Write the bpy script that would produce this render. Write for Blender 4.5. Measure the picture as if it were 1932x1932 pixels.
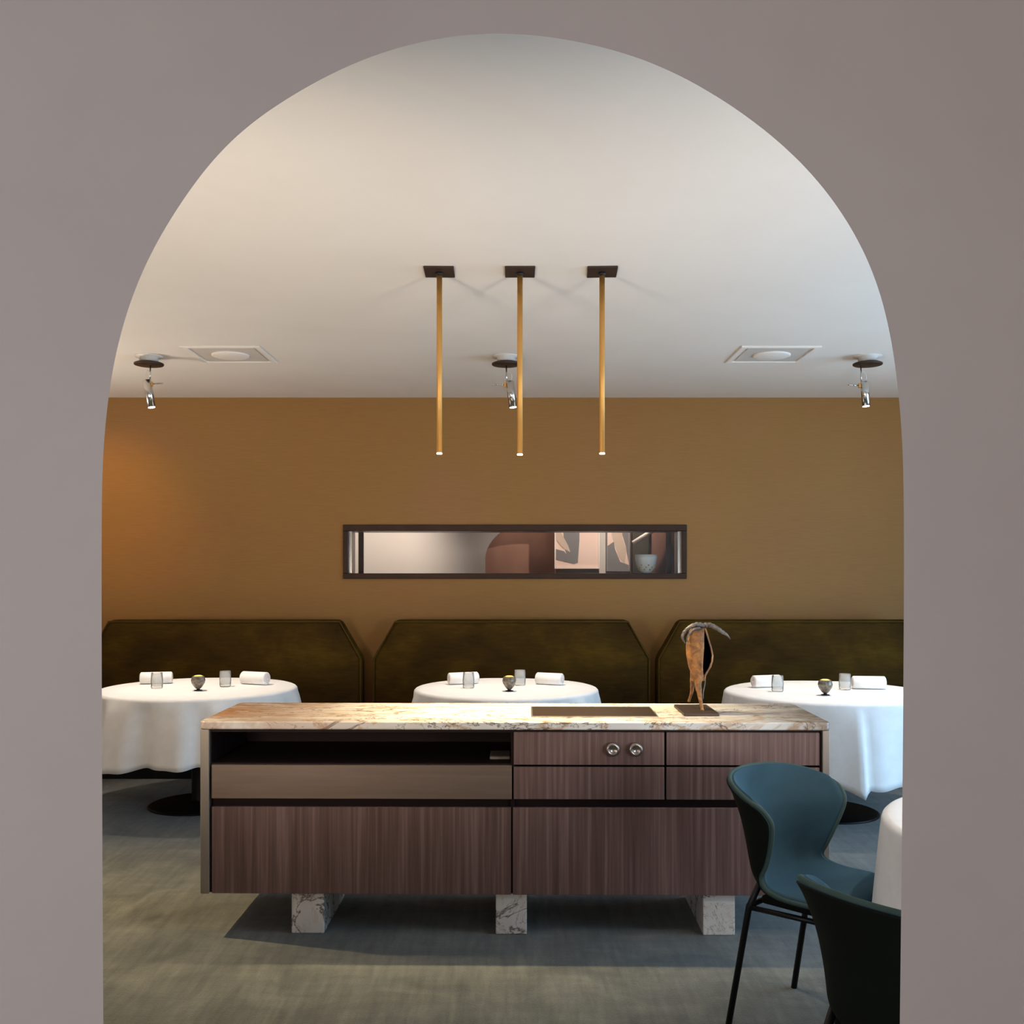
import bpy, bmesh, math, random
from mathutils import Vector, Matrix
PI = math.pi
random.seed(7)
scene = bpy.context.scene
for o in list(bpy.data.objects):
    bpy.data.objects.remove(o, do_unlink=True)
COL = scene.collection

# ------------------------------------------------------------------ camera
F, VX, VY = 1920.0, 966.0, 1075.0          # focal length and vanishing point (1932 px frame)
CAMZ = 1.5
cam_d = bpy.data.cameras.new('camera')
cam = bpy.data.objects.new('camera', cam_d)
COL.objects.link(cam)
cam.location = (0, 0, CAMZ)
cam.rotation_euler = (PI / 2, 0, 0)
cam_d.sensor_width = 36.0
cam_d.lens = 36.0 * F / 1932.0
cam_d.shift_y = (VY - 966.0) / 1932.0
cam_d.clip_start = 0.02
scene.camera = cam

# ------------------------------------------------------------------ world, exposure, large lights
world = bpy.data.worlds.new('world')
scene.world = world
world.use_nodes = True
world.node_tree.nodes['Background'].inputs[0].default_value = (0.62, 0.76, 1.0, 1)
world.node_tree.nodes['Background'].inputs[1].default_value = 0.6
vs = scene.view_settings
vs.view_transform = 'Standard'
vs.look = 'None'
vs.gamma = 1.0
vs.use_curve_mapping = False
vs.exposure = 0.0
scene.cycles.use_denoising = True
scene.cycles.sample_clamp_indirect = 6.0
scene.cycles.use_adaptive_sampling = True
scene.cycles.adaptive_threshold = 0.02
scene.cycles.max_bounces = 8
scene.cycles.diffuse_bounces = 5
scene.cycles.glossy_bounces = 4
scene.cycles.transmission_bounces = 6
scene.cycles.caustics_reflective = False
scene.cycles.caustics_refractive = False

def area_light(name, loc, direction, sx, sy, watts, color):
    d = bpy.data.lights.new(name, 'AREA')
    d.shape = 'RECTANGLE'; d.size = sx; d.size_y = sy
    d.energy = watts; d.color = color
    o = bpy.data.objects.new(name, d)
    COL.objects.link(o)
    o.location = loc
    o.rotation_euler = Vector(direction).to_track_quat('-Z', 'Y').to_euler()
    return o

# daylight entering the dining room through window_2 (right wall) and the foyer through window_3 (foyer left wall)
area_light('daylight_dining_window', (4.15, 4.3, 1.35), (-1, 0, 0), 3.2, 2.0, 124, (0.42, 0.70, 1.0))
area_light('daylight_foyer_window', (-2.32, -0.9, 1.30), (1, 0.55, 0), 1.7, 1.5, 68, (0.90, 0.92, 1.0))

# ------------------------------------------------------------------ materials
def new_mat(name):
    m = bpy.data.materials.new(name)
    m.use_nodes = True
    nt = m.node_tree
    b = nt.nodes['Principled BSDF']
    return m, nt, b

def N(nt, kind, **kw):
    n = nt.nodes.new(kind)
    for k, v in kw.items():
        setattr(n, k, v)
    return n

def srgb(r, g, b):
    def f(c):
        c /= 255.0
        return c / 12.92 if c <= 0.04045 else ((c + 0.055) / 1.055) ** 2.4
    return (f(r), f(g), f(b), 1)

def coords(nt, scale=(1, 1, 1), kind='Object'):
    tc = N(nt, 'ShaderNodeTexCoord')
    mp = N(nt, 'ShaderNodeMapping')
    mp.inputs['Scale'].default_value = scale
    nt.links.new(tc.outputs[kind], mp.inputs['Vector'])
    return mp.outputs['Vector']

def noise(nt, vec, scale, detail=4, rough=0.55, dist=0.0):
    n = N(nt, 'ShaderNodeTexNoise')
    n.inputs['Scale'].default_value = scale
    n.inputs['Detail'].default_value = detail
    n.inputs['Roughness'].default_value = rough
    n.inputs['Distortion'].default_value = dist
    nt.links.new(vec, n.inputs['Vector'])
    return n.outputs['Fac']

def ramp(nt, fac, stops, interp='LINEAR'):
    r = N(nt, 'ShaderNodeValToRGB')
    r.color_ramp.interpolation = interp
    el = r.color_ramp.elements
    while len(el) < len(stops):
        el.new(0.5)
    for e, (p, c) in zip(el, stops):
        e.position = p
        e.color = c
    nt.links.new(fac, r.inputs['Fac'])
    return r.outputs['Color']

def bump(nt, b, height, strength=0.2, dist=0.01):
    n = N(nt, 'ShaderNodeBump')
    n.inputs['Strength'].default_value = strength
    n.inputs['Distance'].default_value = dist
    nt.links.new(height, n.inputs['Height'])
    nt.links.new(n.outputs['Normal'], b.inputs['Normal'])

def mixc(nt, fac, a, c, blend='MIX'):
    m = N(nt, 'ShaderNodeMix', data_type='RGBA', blend_type=blend)
    for sock, v in ((m.inputs[0], fac), (m.inputs[6], a), (m.inputs[7], c)):
        if hasattr(v, 'is_output'):
            nt.links.new(v, sock)
        else:
            sock.default_value = v
    return m.outputs[2]

def plain(name, col, rough=0.5, metal=0.0, spec=0.5, sheen=0.0):
    m, nt, b = new_mat(name)
    b.inputs['Base Color'].default_value = col
    b.inputs['Roughness'].default_value = rough
    b.inputs['Metallic'].default_value = metal
    b.inputs['Specular IOR Level'].default_value = spec
    b.inputs['Sheen Weight'].default_value = sheen
    return m

def mottled(name, c1, c2, scale, stretch=(1, 1, 1), rough=0.8, spec=0.3, sheen=0.0, bstr=0.0, metal=0.0, detail=5):
    m, nt, b = new_mat(name)
    v = coords(nt, stretch)
    n = noise(nt, v, scale, detail, 0.6, 0.3)
    col = ramp(nt, n, [(0.3, c1), (0.7, c2)])
    nt.links.new(col, b.inputs['Base Color'])
    b.inputs['Roughness'].default_value = rough
    b.inputs['Specular IOR Level'].default_value = spec
    b.inputs['Sheen Weight'].default_value = sheen
    b.inputs['Metallic'].default_value = metal
    if bstr:
        bump(nt, b, n, bstr, 0.005)
    return m

def emit(name, col, strength):
    m, nt, b = new_mat(name)
    b.inputs['Base Color'].default_value = (0, 0, 0, 1)
    b.inputs['Emission Color'].default_value = col
    b.inputs['Emission Strength'].default_value = strength
    return m

M = {}
M['ceiling'] = mottled('ceiling_plaster', srgb(232, 223, 213), srgb(237, 229, 220), 1.2, rough=0.9, spec=0.1)
M['plaster'] = mottled('arch_plaster', srgb(197, 186, 181), srgb(203, 193, 187), 1.6, rough=0.9, spec=0.1)
M['side'] = mottled('side_plaster', srgb(196, 186, 176), srgb(204, 194, 186), 1.4, rough=0.9, spec=0.1)

def wall_cloth():
    m, nt, b = new_mat('mustard_wall_cloth')
    v = coords(nt)
    big = noise(nt, v, 0.9, 3, 0.5)
    col = ramp(nt, big, [(0.3, srgb(152, 107, 56)), (0.55, srgb(152, 111, 55)), (0.75, srgb(155, 109, 65))])
    v2 = coords(nt, (4, 1, 60))
    fine = noise(nt, v2, 2.0, 4, 0.6)
    col = mixc(nt, 0.10, col, ramp(nt, fine, [(0.35, srgb(120, 88, 48)), (0.65, srgb(176, 134, 88))]))
    nt.links.new(col, b.inputs['Base Color'])
    b.inputs['Roughness'].default_value = 0.62
    b.inputs['Specular IOR Level'].default_value = 0.35
    bump(nt, b, fine, 0.08, 0.003)
    return m
M['wallcloth'] = wall_cloth()

def carpet():
    m, nt, b = new_mat('grey_green_carpet')
    v = coords(nt)
    big = noise(nt, v, 3.2, 5, 0.65, 0.8)
    col = ramp(nt, big, [(0.30, srgb(72, 73, 67)), (0.70, srgb(101, 102, 95))])
    st = noise(nt, coords(nt, (26, 3.0, 1)), 1.0, 5, 0.65, 0.3)
    st2 = noise(nt, coords(nt, (3, 22, 1)), 1.0, 5, 0.65, 0.3)
    fi = noise(nt, v, 160, 2, 0.6)
    col = mixc(nt, 0.7, col, ramp(nt, st, [(0.32, (0.56, 0.56, 0.56, 1)), (0.68, (1.25, 1.25, 1.25, 1))]), 'MULTIPLY')
    col = mixc(nt, 0.35, col, ramp(nt, st2, [(0.32, (0.6, 0.6, 0.6, 1)), (0.68, (1.25, 1.25, 1.25, 1))]), 'MULTIPLY')
    col = mixc(nt, 0.35, col, ramp(nt, fi, [(0.3, (0.6, 0.6, 0.6, 1)), (0.7, (1.2, 1.2, 1.2, 1))]), 'MULTIPLY')
    nt.links.new(col, b.inputs['Base Color'])
    b.inputs['Roughness'].default_value = 0.95
    b.inputs['Specular IOR Level'].default_value = 0.05
    b.inputs['Sheen Weight'].default_value = 0.25
    b.inputs['Sheen Roughness'].default_value = 0.5
    bump(nt, b, fi, 0.5, 0.004)
    return m
M['carpet'] = carpet()

def velvet(name, c1, c2, stretch, sheen_col, sheen=0.5, patch=0.0):
    m, nt, b = new_mat(name)
    n = noise(nt, coords(nt, stretch), 1.6, 5, 0.62, 0.6)
    col = ramp(nt, n, [(0.32, c1), (0.68, c2)])
    if patch:   # brushed pile: broad lighter and greener patches
        big = noise(nt, coords(nt, (1, 1, 1.6)), 1.9, 4, 0.6, 0.4)
        col = mixc(nt, patch, col, ramp(nt, big, [(0.34, (0.45, 0.42, 0.35, 1)), (0.52, (1, 1, 1, 1)), (0.68, (1.7, 1.85, 1.7, 1))]), 'MULTIPLY')
    nt.links.new(col, b.inputs['Base Color'])
    b.inputs['Roughness'].default_value = 0.75
    b.inputs['Specular IOR Level'].default_value = 0.12
    b.inputs['Sheen Weight'].default_value = sheen
    b.inputs['Sheen Roughness'].default_value = 0.35
    b.inputs['Sheen Tint'].default_value = sheen_col
    bump(nt, b, noise(nt, coords(nt, (stretch[0] * 8, stretch[1] * 8, stretch[2] * 8)), 3, 3), 0.06, 0.003)
    return m
M['olive'] = velvet('olive_velvet', srgb(60, 40, 4), srgb(72, 51, 9), (5, 5, 34), srgb(140, 115, 40), 0.05, 0.75)
M['olive_pipe'] = velvet('olive_piping', srgb(72, 54, 16), srgb(84, 64, 22), (3, 3, 3), srgb(150, 135, 70), 0.15)
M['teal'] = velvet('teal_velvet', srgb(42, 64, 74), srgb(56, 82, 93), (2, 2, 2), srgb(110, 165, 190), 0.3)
M['teal_shaded'] = velvet('dark_green_shaded', srgb(13, 16, 11), srgb(19, 23, 17), (2, 2, 2), srgb(90, 100, 80), 0.08)  # chair outside: darker velvet, its shade put into the colour
M['teal_pipe'] = velvet('teal_piping', srgb(58, 74, 68), srgb(70, 86, 80), (4, 4, 4), srgb(140, 170, 170), 0.2)
M['linen'] = mottled('white_linen', srgb(236, 233, 230), srgb(243, 241, 239), 14, rough=0.85, spec=0.15, sheen=0.1)
M['napkin'] = mottled('white_napkin', srgb(240, 237, 233), srgb(246, 244, 241), 30, rough=0.9, spec=0.1, bstr=0.1)
M['napkin_roll'] = plain('napkin_roll_end', srgb(214, 202, 198), 0.9, 0, 0.1)
M['black_metal'] = plain('black_powder_coat', srgb(14, 13, 13), 0.45, 0.2, 0.4)
M['table_metal'] = plain('dark_table_base', srgb(26, 20, 20), 0.4, 0.4, 0.4)
M['dark_wood'] = plain('dark_cabinet_interior', srgb(36, 22, 20), 0.7, 0, 0.2)
M['bronze'] = mottled('brushed_bronze', srgb(122, 102, 88), srgb(134, 114, 100), 2.0, (1, 1, 14), rough=0.5, spec=0.5, metal=0.4)
M['bronze_edge'] = mottled('bronze_edge', srgb(150, 138, 126), srgb(162, 150, 138), 2.0, (6, 6, 1), rough=0.42, metal=0.5)
M['brass'] = mottled('satin_brass', srgb(204, 152, 82), srgb(214, 162, 90), 3.0, (1, 1, 0.2), rough=0.48, metal=0.6)
M['dark_bronze'] = mottled('dark_bronze', srgb(58, 46, 40), srgb(72, 58, 52), 8, rough=0.45, metal=0.5)
M['steel'] = plain('polished_steel', srgb(200, 196, 192), 0.18, 1.0)
M['knob'] = plain('knurled_steel', srgb(170, 158, 150), 0.28, 1.0)
M['white_metal'] = plain('white_enamel', srgb(222, 216, 208), 0.4)
M['frame_dark'] = mottled('dark_bronze_frame', srgb(52, 34, 24), srgb(64, 42, 30), 6, rough=0.5, metal=0.3)
M['jamb'] = mottled('brushed_jamb', srgb(150, 138, 132), srgb(168, 156, 150), 3, (20, 20, 1), rough=0.35, metal=0.6)
M['hob_glass'] = plain('dark_hob_glass', srgb(44, 34, 28), 0.35, 0, 0.3)
M['hob_edge'] = plain('hob_steel_edge', srgb(180, 172, 160), 0.3, 0.9)
M['lamp_tip'] = emit('lamp_diffuser', (1.0, 0.88, 0.70, 1), 14.0)
M['spot_tip'] = emit('spot_lens', (1.0, 0.90, 0.76, 1), 8.0)
M['candle'] = emit('candle_glow', (1.0, 0.66, 0.14, 1), 1.6)
M['votive'] = mottled('smoked_votive', srgb(74, 66, 56), srgb(132, 120, 102), 60, rough=0.25, spec=0.7)
M['rust'] = None
M['ceramic'] = plain('white_ceramic', srgb(226, 226, 220), 0.25)
M['gold'] = plain('gold_leaf', srgb(212, 190, 70), 0.3, 0.9)
M['far_wall'] = mottled('passage_plaster', srgb(206, 196, 190), srgb(212, 203, 197), 1.4, rough=0.9)
M['brown_panel'] = mottled('passage_brown', srgb(150, 108, 92), srgb(166, 124, 106), 2.5, (2, 2, 1), rough=0.7)
M['dark_panel'] = plain('passage_dark', srgb(62, 56, 44), 0.6)
M['pink_paper'] = plain('pink_paper', srgb(238, 208, 196), 0.8)
M['grey_ink'] = plain('grey_ink', srgb(126, 122, 124), 0.8)
M['skin_ink'] = plain('beige_ink', srgb(206, 182, 166), 0.8)
M['white_frame'] = plain('white_frame', srgb(240, 226, 218), 0.5)

def walnut():
    m, nt, b = new_mat('walnut_veneer')
    v = coords(nt, (1, 1, 0.02))
    n1 = noise(nt, v, 60, 4, 0.6)
    n2 = noise(nt, coords(nt, (1, 1, 0.05)), 14, 3, 0.5)
    n3 = noise(nt, coords(nt, (1, 1, 0.6)), 2.0, 2, 0.5)
    col = ramp(nt, n1, [(0.34, srgb(72, 53, 48)), (0.52, srgb(118, 90, 84)), (0.68, srgb(162, 134, 129))])
    col = mixc(nt, 0.42, col, ramp(nt, n2, [(0.3, srgb(104, 75, 66)), (0.7, srgb(141, 111, 102))]))
    col = mixc(nt, 0.2, col, ramp(nt, n3, [(0.3, srgb(98, 70, 56)), (0.7, srgb(122, 98, 98))]))
    nt.links.new(col, b.inputs['Base Color'])
    b.inputs['Roughness'].default_value = 0.5
    b.inputs['Specular IOR Level'].default_value = 0.35
    bump(nt, b, n1, 0.08, 0.002)
    return m
M['walnut'] = walnut()

def marble(name, sc=1.0, ends=True, stretch=(1, 1, 1), gold_w=0.75, bw=0.011):
    m, nt, b = new_mat(name)
    v = coords(nt, stretch)
    base = ramp(nt, noise(nt, v, 2.2 * sc, 5, 0.6, 0.8), [(0.3, srgb(226, 218, 208)), (0.7, srgb(244, 240, 234))])
    def vein(scale, dist, width, seed):
        tc = N(nt, 'ShaderNodeTexCoord'); mp = N(nt, 'ShaderNodeMapping')
        mp.inputs['Location'].default_value = (seed, seed * 1.7, seed * 0.3)
        mp.inputs['Rotation'].default_value = (0.0, 0.0, 0.35); mp.inputs['Scale'].default_value = stretch
        nt.links.new(tc.outputs['Object'], mp.inputs['Vector'])
        n = noise(nt, mp.outputs['Vector'], scale, 6, 0.62, dist)
        s = N(nt, 'ShaderNodeMath', operation='SUBTRACT'); s.inputs[1].default_value = 0.5
        nt.links.new(n, s.inputs[0])
        a = N(nt, 'ShaderNodeMath', operation='ABSOLUTE'); nt.links.new(s.outputs[0], a.inputs[0])
        return ramp(nt, a.outputs[0], [(0.0, (1, 1, 1, 1)), (width, (0, 0, 0, 1))])
    gold = vein(2.0 * sc, 0.9, 0.030, 3.1)
    brown = vein(1.5 * sc, 1.1, bw, 9.4)
    grey = vein(2.6 * sc, 0.9, 0.008, 5.5)
    patch = ramp(nt, noise(nt, v, 1.3 * sc, 4, 0.6, 0.5), [(0.56, (0, 0, 0, 1)), (0.74, (0.6 * gold_w, 0.6 * gold_w, 0.6 * gold_w, 1))])
    col = mixc(nt, patch, base, srgb(206, 170, 118))
    def wmix(col, mask, c, w):
        mm = N(nt, 'ShaderNodeMath', operation='MULTIPLY'); mm.inputs[1].default_value = w
        nt.links.new(mask, mm.inputs[0])
        return mixc(nt, mm.outputs[0], col, c)
    col = wmix(col, gold, srgb(190, 140, 80), gold_w)
    col = wmix(col, brown, srgb(92, 62, 46), 0.9)
    col = wmix(col, grey, srgb(120, 108, 102), 0.7)
    if ends:
        # the slab itself runs into rust-brown stone at its far left and a grey-brown cloud at its far right
        sx = N(nt, 'ShaderNodeSeparateXYZ')
        tc = N(nt, 'ShaderNodeTexCoord'); nt.links.new(tc.outputs['Object'], sx.inputs[0])
        wob = noise(nt, v, 3.5, 5, 0.65, 1.0)
        for lo, hi, c in ((-0.45, -1.25, srgb(168, 116, 76)), (1.0, 1.3, srgb(120, 100, 82))):
            mr = N(nt, 'ShaderNodeMapRange'); mr.inputs[1].default_value = lo; mr.inputs[2].default_value = hi
            nt.links.new(sx.outputs[0], mr.inputs[0])
            k = N(nt, 'ShaderNodeMath', operation='MULTIPLY'); nt.links.new(mr.outputs[0], k.inputs[0])
            nt.links.new(ramp(nt, wob, [(0.34, (0, 0, 0, 1)), (0.52, (1, 1, 1, 1))]), k.inputs[1])
            col = wmix(col, k.outputs[0], c, 0.8)
    nt.links.new(col, b.inputs['Base Color'])
    b.inputs['Roughness'].default_value = 0.22
    b.inputs['Specular IOR Level'].default_value = 0.45
    return m
M['marble'] = marble('gold_vein_marble', 1.5, True, (0.55, 1.5, 1.0))
M['marble_leg'] = marble('brown_vein_marble', 2.2, False, (1, 1, 1), 0.2, 0.022)

def rusty():
    m, nt, b = new_mat('rusted_metal')
    n = noise(nt, coords(nt), 24, 5, 0.65, 0.5)
    nt.links.new(ramp(nt, n, [(0.3, srgb(70, 50, 38)), (0.5, srgb(150, 104, 62)), (0.7, srgb(200, 140, 74))]), b.inputs['Base Color'])
    b.inputs['Roughness'].default_value = 0.7
    b.inputs['Metallic'].default_value = 0.2
    bump(nt, b, n, 0.6, 0.01)
    return m
M['rust'] = rusty()
M['grey_bronze'] = mottled('grey_patina', srgb(70, 64, 62), srgb(140, 130, 124), 30, rough=0.5, metal=0.4, bstr=0.6)
M['black_inside'] = plain('matt_black_inside', srgb(10, 9, 9), 0.9, 0, 0.05)  # flat near-black for the inside of the hollow body

def glass(name, tint=(1, 1, 1, 1), rough=0.0):
    m, nt, b = new_mat(name)
    b.inputs['Base Color'].default_value = tint
    b.inputs['Transmission Weight'].default_value = 1.0
    b.inputs['Roughness'].default_value = rough
    b.inputs['IOR'].default_value = 1.45
    return m


def pane_mat():
    m = bpy.data.materials.new('window_pane'); m.use_nodes = True
    nt = m.node_tree; nt.nodes.clear()
    out = N(nt, 'ShaderNodeOutputMaterial'); mx = N(nt, 'ShaderNodeMixShader')
    t = N(nt, 'ShaderNodeBsdfTransparent'); g = N(nt, 'ShaderNodeBsdfGlossy')
    g.inputs['Roughness'].default_value = 0.02
    fr = N(nt, 'ShaderNodeFresnel'); fr.inputs['IOR'].default_value = 1.45
    nt.links.new(fr.outputs[0], mx.inputs[0]); nt.links.new(t.outputs[0], mx.inputs[1]); nt.links.new(g.outputs[0], mx.inputs[2])
    nt.links.new(mx.outputs[0], out.inputs[0])
    return m
def thin_glass():
    m = bpy.data.materials.new('clear_tumbler_glass'); m.use_nodes = True
    nt = m.node_tree; nt.nodes.clear()
    out = N(nt, 'ShaderNodeOutputMaterial'); mx = N(nt, 'ShaderNodeMixShader'); m2 = N(nt, 'ShaderNodeMixShader')
    t = N(nt, 'ShaderNodeBsdfTransparent'); g = N(nt, 'ShaderNodeBsdfGlossy'); d = N(nt, 'ShaderNodeBsdfDiffuse')
    t.inputs[0].default_value = (0.93, 0.94, 0.94, 1); d.inputs[0].default_value = (0.9, 0.88, 0.84, 1)
    g.inputs['Roughness'].default_value = 0.05
    lw = N(nt, 'ShaderNodeLayerWeight'); lw.inputs[0].default_value = 0.12
    m2.inputs[0].default_value = 0.26
    nt.links.new(t.outputs[0], m2.inputs[1]); nt.links.new(d.outputs[0], m2.inputs[2])
    nt.links.new(lw.outputs['Fresnel'], mx.inputs[0]); nt.links.new(m2.outputs[0], mx.inputs[1]); nt.links.new(g.outputs[0], mx.inputs[2])
    nt.links.new(mx.outputs[0], out.inputs[0])
    return m
M['pane'] = pane_mat()
M['glass'] = thin_glass()

# ------------------------------------------------------------------ mesh helpers
def obj(name, bm, mat, parent=None, smooth=False, loc=(0, 0, 0), rotz=0.0, recalc=True):
    if recalc: bmesh.ops.recalc_face_normals(bm, faces=bm.faces[:])
    me = bpy.data.meshes.new(name)
    bm.to_mesh(me); bm.free()
    me.materials.append(M[mat] if isinstance(mat, str) else mat)
    if smooth:
        for p in me.polygons: p.use_smooth = True
    o = bpy.data.objects.new(name, me)
    COL.objects.link(o)
    o.parent = parent
    o.location = loc
    o.rotation_euler = (0, 0, rotz)
    return o

def thing(name, label, cat, loc=(0, 0, 0), rotz=0.0, group=None):
    o = bpy.data.objects.new(name, None)
    o.empty_display_size = 0.1
    COL.objects.link(o)
    o.location = loc
    o.rotation_euler = (0, 0, rotz)
    return tag(o, label, cat, group)

def tag(o, label, cat, group=None):
    o['label'] = label; o['category'] = cat
    if group: o['group'] = group
    return o

def struct(o):
    o['kind'] = 'structure'
    return o

def box(x0, x1, y0, y1, z0, z1, bev=0.0, seg=2, bm=None):
    b = bmesh.new()
    bmesh.ops.create_cube(b, size=1.0)
    bmesh.ops.scale(b, vec=(x1 - x0, y1 - y0, z1 - z0), verts=b.verts)
    bmesh.ops.translate(b, vec=((x0 + x1) / 2, (y0 + y1) / 2, (z0 + z1) / 2), verts=b.verts)
    if bev:
        bmesh.ops.bevel(b, geom=b.edges[:], offset=bev, segments=seg, profile=0.5, affect='EDGES')
    if bm is None:
        return b
    merge(bm, b)
    return bm

def merge(dst, src):
    me = bpy.data.meshes.new('tmp')
    src.to_mesh(me); src.free()
    dst.from_mesh(me)
    bpy.data.meshes.remove(me)

def lathe(prof, segs=32, bm=None, cx=0, cy=0, close=True):
    b = bm or bmesh.new()
    rings = []
    for r, z in prof:
        if r < 1e-6:
            rings.append([b.verts.new((cx, cy, z))])
        else:
            rings.append([b.verts.new((cx + r * math.cos(2 * PI * i / segs), cy + r * math.sin(2 * PI * i / segs), z)) for i in range(segs)])
    for a, c in zip(rings, rings[1:]):
        for i in range(segs):
            j = (i + 1) % segs
            if len(a) == 1 and len(c) == 1: continue
            if len(a) == 1: b.faces.new((a[0], c[i], c[j]))
            elif len(c) == 1: b.faces.new((a[i], a[j], c[0]))
            else: b.faces.new((a[i], a[j], c[j], c[i]))
    return b

def catmull(pts, n):
    P = [Vector(p) for p in pts]
    P = [P[0] * 2 - P[1]] + P + [P[-1] * 2 - P[-2]]
    out = []
    for i in range(1, len(P) - 2):
        p0, p1, p2, p3 = P[i - 1], P[i], P[i + 1], P[i + 2]
        for k in range(n):
            t = k / n
            out.append(0.5 * ((2 * p1) + (p2 - p0) * t + (2 * p0 - 5 * p1 + 4 * p2 - p3) * t * t + (3 * p1 - p0 - 3 * p2 + p3) * t ** 3))
    out.append(P[-2].copy())
    return out

def tube(pts, rad, segs=10, bm=None, closed=False, flat=1.0):
    b = bm or bmesh.new()
    P = [Vector(p) for p in pts]
    n = len(P)
    R = rad if isinstance(rad, (list, tuple)) else [rad] * n
    rings = []
    up = None
    for i in range(n):
        if closed:
            d = (P[(i + 1) % n] - P[i - 1]).normalized()
        else:
            d = (P[min(i + 1, n - 1)] - P[max(i - 1, 0)]).normalized()
        if up is None:
            a = Vector((0, 0, 1)) if abs(d.z) < 0.9 else Vector((1, 0, 0))
            up = (a - d * a.dot(d)).normalized()
        else:
            up = (up - d * up.dot(d)).normalized()
        side = d.cross(up)
        rings.append([b.verts.new(P[i] + (up * math.cos(2 * PI * k / segs) * flat + side * math.sin(2 * PI * k / segs)) * R[i]) for k in range(segs)])
    m = n if closed else n - 1
    for i in range(m):
        a, c = rings[i], rings[(i + 1) % n]
        for k in range(segs):
            j = (k + 1) % segs
            b.faces.new((a[k], a[j], c[j], c[k]))
    if not closed:
        b.faces.new(rings[0][::-1]); b.faces.new(rings[-1])
    return b

def prism(outline, axis, d0, d1, bev=0.0, seg=3):
    """outline: 2-D points; axis 'y' => (x,z) extruded along y; 'z' => (x,y) extruded along z."""
    b = bmesh.new()
    f = (lambda p, d: (p[0], d, p[1])) if axis == 'y' else (lambda p, d: (p[0], p[1], d))
    A = [b.verts.new(f(p, d0)) for p in outline]
    B = [b.verts.new(f(p, d1)) for p in outline]
    b.faces.new(A); b.faces.new(B[::-1])
    n = len(A)
    for i in range(n):
        b.faces.new((A[i], B[i], B[(i + 1) % n], A[(i + 1) % n]))
    bmesh.ops.recalc_face_normals(b, faces=b.faces[:])
    if bev:
        bmesh.ops.bevel(b, geom=b.edges[:], offset=bev, segments=seg, profile=0.5, affect='EDGES')
    return b

def px(x, Y): return (x - VX) * Y / F
def pz(y, Y): return CAMZ - (y - VY) * Y / F

# ------------------------------------------------------------------ room shell
CEIL = 2.837
XL, XR = -3.9, 4.2
YB, YBK = 7.9, 8.25           # back wall front / back surface
YA0, YA1 = 1.70, 1.84         # arch wall
struct(obj('floor', box(XL - .2, XR + .2, -2.8, 10.8, -0.1, 0.0), 'carpet'))
struct(obj('ceiling', box(XL - .2, XR + .2, -2.8, 10.8, CEIL, CEIL + 0.1), 'ceiling'))

# back wall with the long slot window
WX0, WX1 = px(648, YB), px(1295, YB)
WZ0, WZ1 = pz(1092, YB), pz(990, YB)
bm = box(XL, WX0, YB, YBK, 0, CEIL)
box(WX1, XR, YB, YBK, 0, CEIL, bm=bm)
box(WX0, WX1, YB, YBK, 0, WZ0, bm=bm)
box(WX0, WX1, YB, YBK, WZ1, CEIL, bm=bm)
struct(obj('wall_back', bm, 'wallcloth'))

# side walls (dining room + foyer), each with a window opening
def side_wall(name, x0, x1, y0, y1, wy0, wy1, wz0, wz1, mat):
    bm = box(x0, x1, y0, wy0, 0, CEIL)
    box(x0, x1, wy1, y1, 0, CEIL, bm=bm)
    box(x0, x1, wy0, wy1, 0, wz0, bm=bm)
    box(x0, x1, wy0, wy1, wz1, CEIL, bm=bm)
    return struct(obj(name, bm, mat))
side_wall('wall_right', XR, XR + 0.2, YA0, 10.6, 2.6, 5.8, 0.3, 2.4, 'side')
struct(obj('wall_left', box(XL - 0.2, XL, YA0, 10.6, 0, CEIL), 'side'))
FL, FR = -2.4, 2.4                          # foyer side walls
bm = box(FL - .2, FL, -2.6, -1.8, 0, CEIL)
box(FL - .2, FL, 0.0, YA0, 0, CEIL, bm=bm)
box(FL - .2, FL, -1.8, 0.0, 0, 0.5, bm=bm)
box(FL - .2, FL, -1.8, 0.0, 2.15, CEIL, bm=bm)
struct(obj('wall_foyer_left', bm, 'side'))
struct(obj('wall_foyer_right', box(FR, FR + .2, -2.6, YA0, 0, CEIL), 'side'))
struct(obj('wall_foyer_rear', box(FL - .2, FR + .2, -2.8, -2.6, 0, CEIL), 'side'))

def side_window(name, x, y0, y1, z0, z1, rot=0.0):
    t = bpy.data.objects.new(name, None); COL.objects.link(t); struct(t)
    t.location = (x, (y0 + y1) / 2, z0) if not rot else ((y0 + y1) / 2, x, z0)
    t.rotation_euler = (0, 0, rot)
    hw, h = (y1 - y0) / 2, z1 - z0
    w = 0.06
    for a, b_, c, d in ((-hw, hw, 0, w), (-hw, hw, h - w, h), (-hw, -hw + w, w, h - w), (hw - w, hw, w, h - w), (-w / 2, w / 2, w, h - w)):
        obj('window_frame', box(-.03, .03, a, b_, c, d, 0.004, 1), 'white_metal', t)
    obj('pane', box(-.004, .004, -hw + w, -w / 2, w, h - w), 'pane', t)
    obj('pane', box(-.004, .004, w / 2, hw - w, w, h - w), 'pane', t)
side_window('window_2', XR + 0.12, 2.6, 5.8, 0.3, 2.4)
side_window('window_3', FL - 0.12, -1.8, 0.0, 0.5, 2.15)

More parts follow.
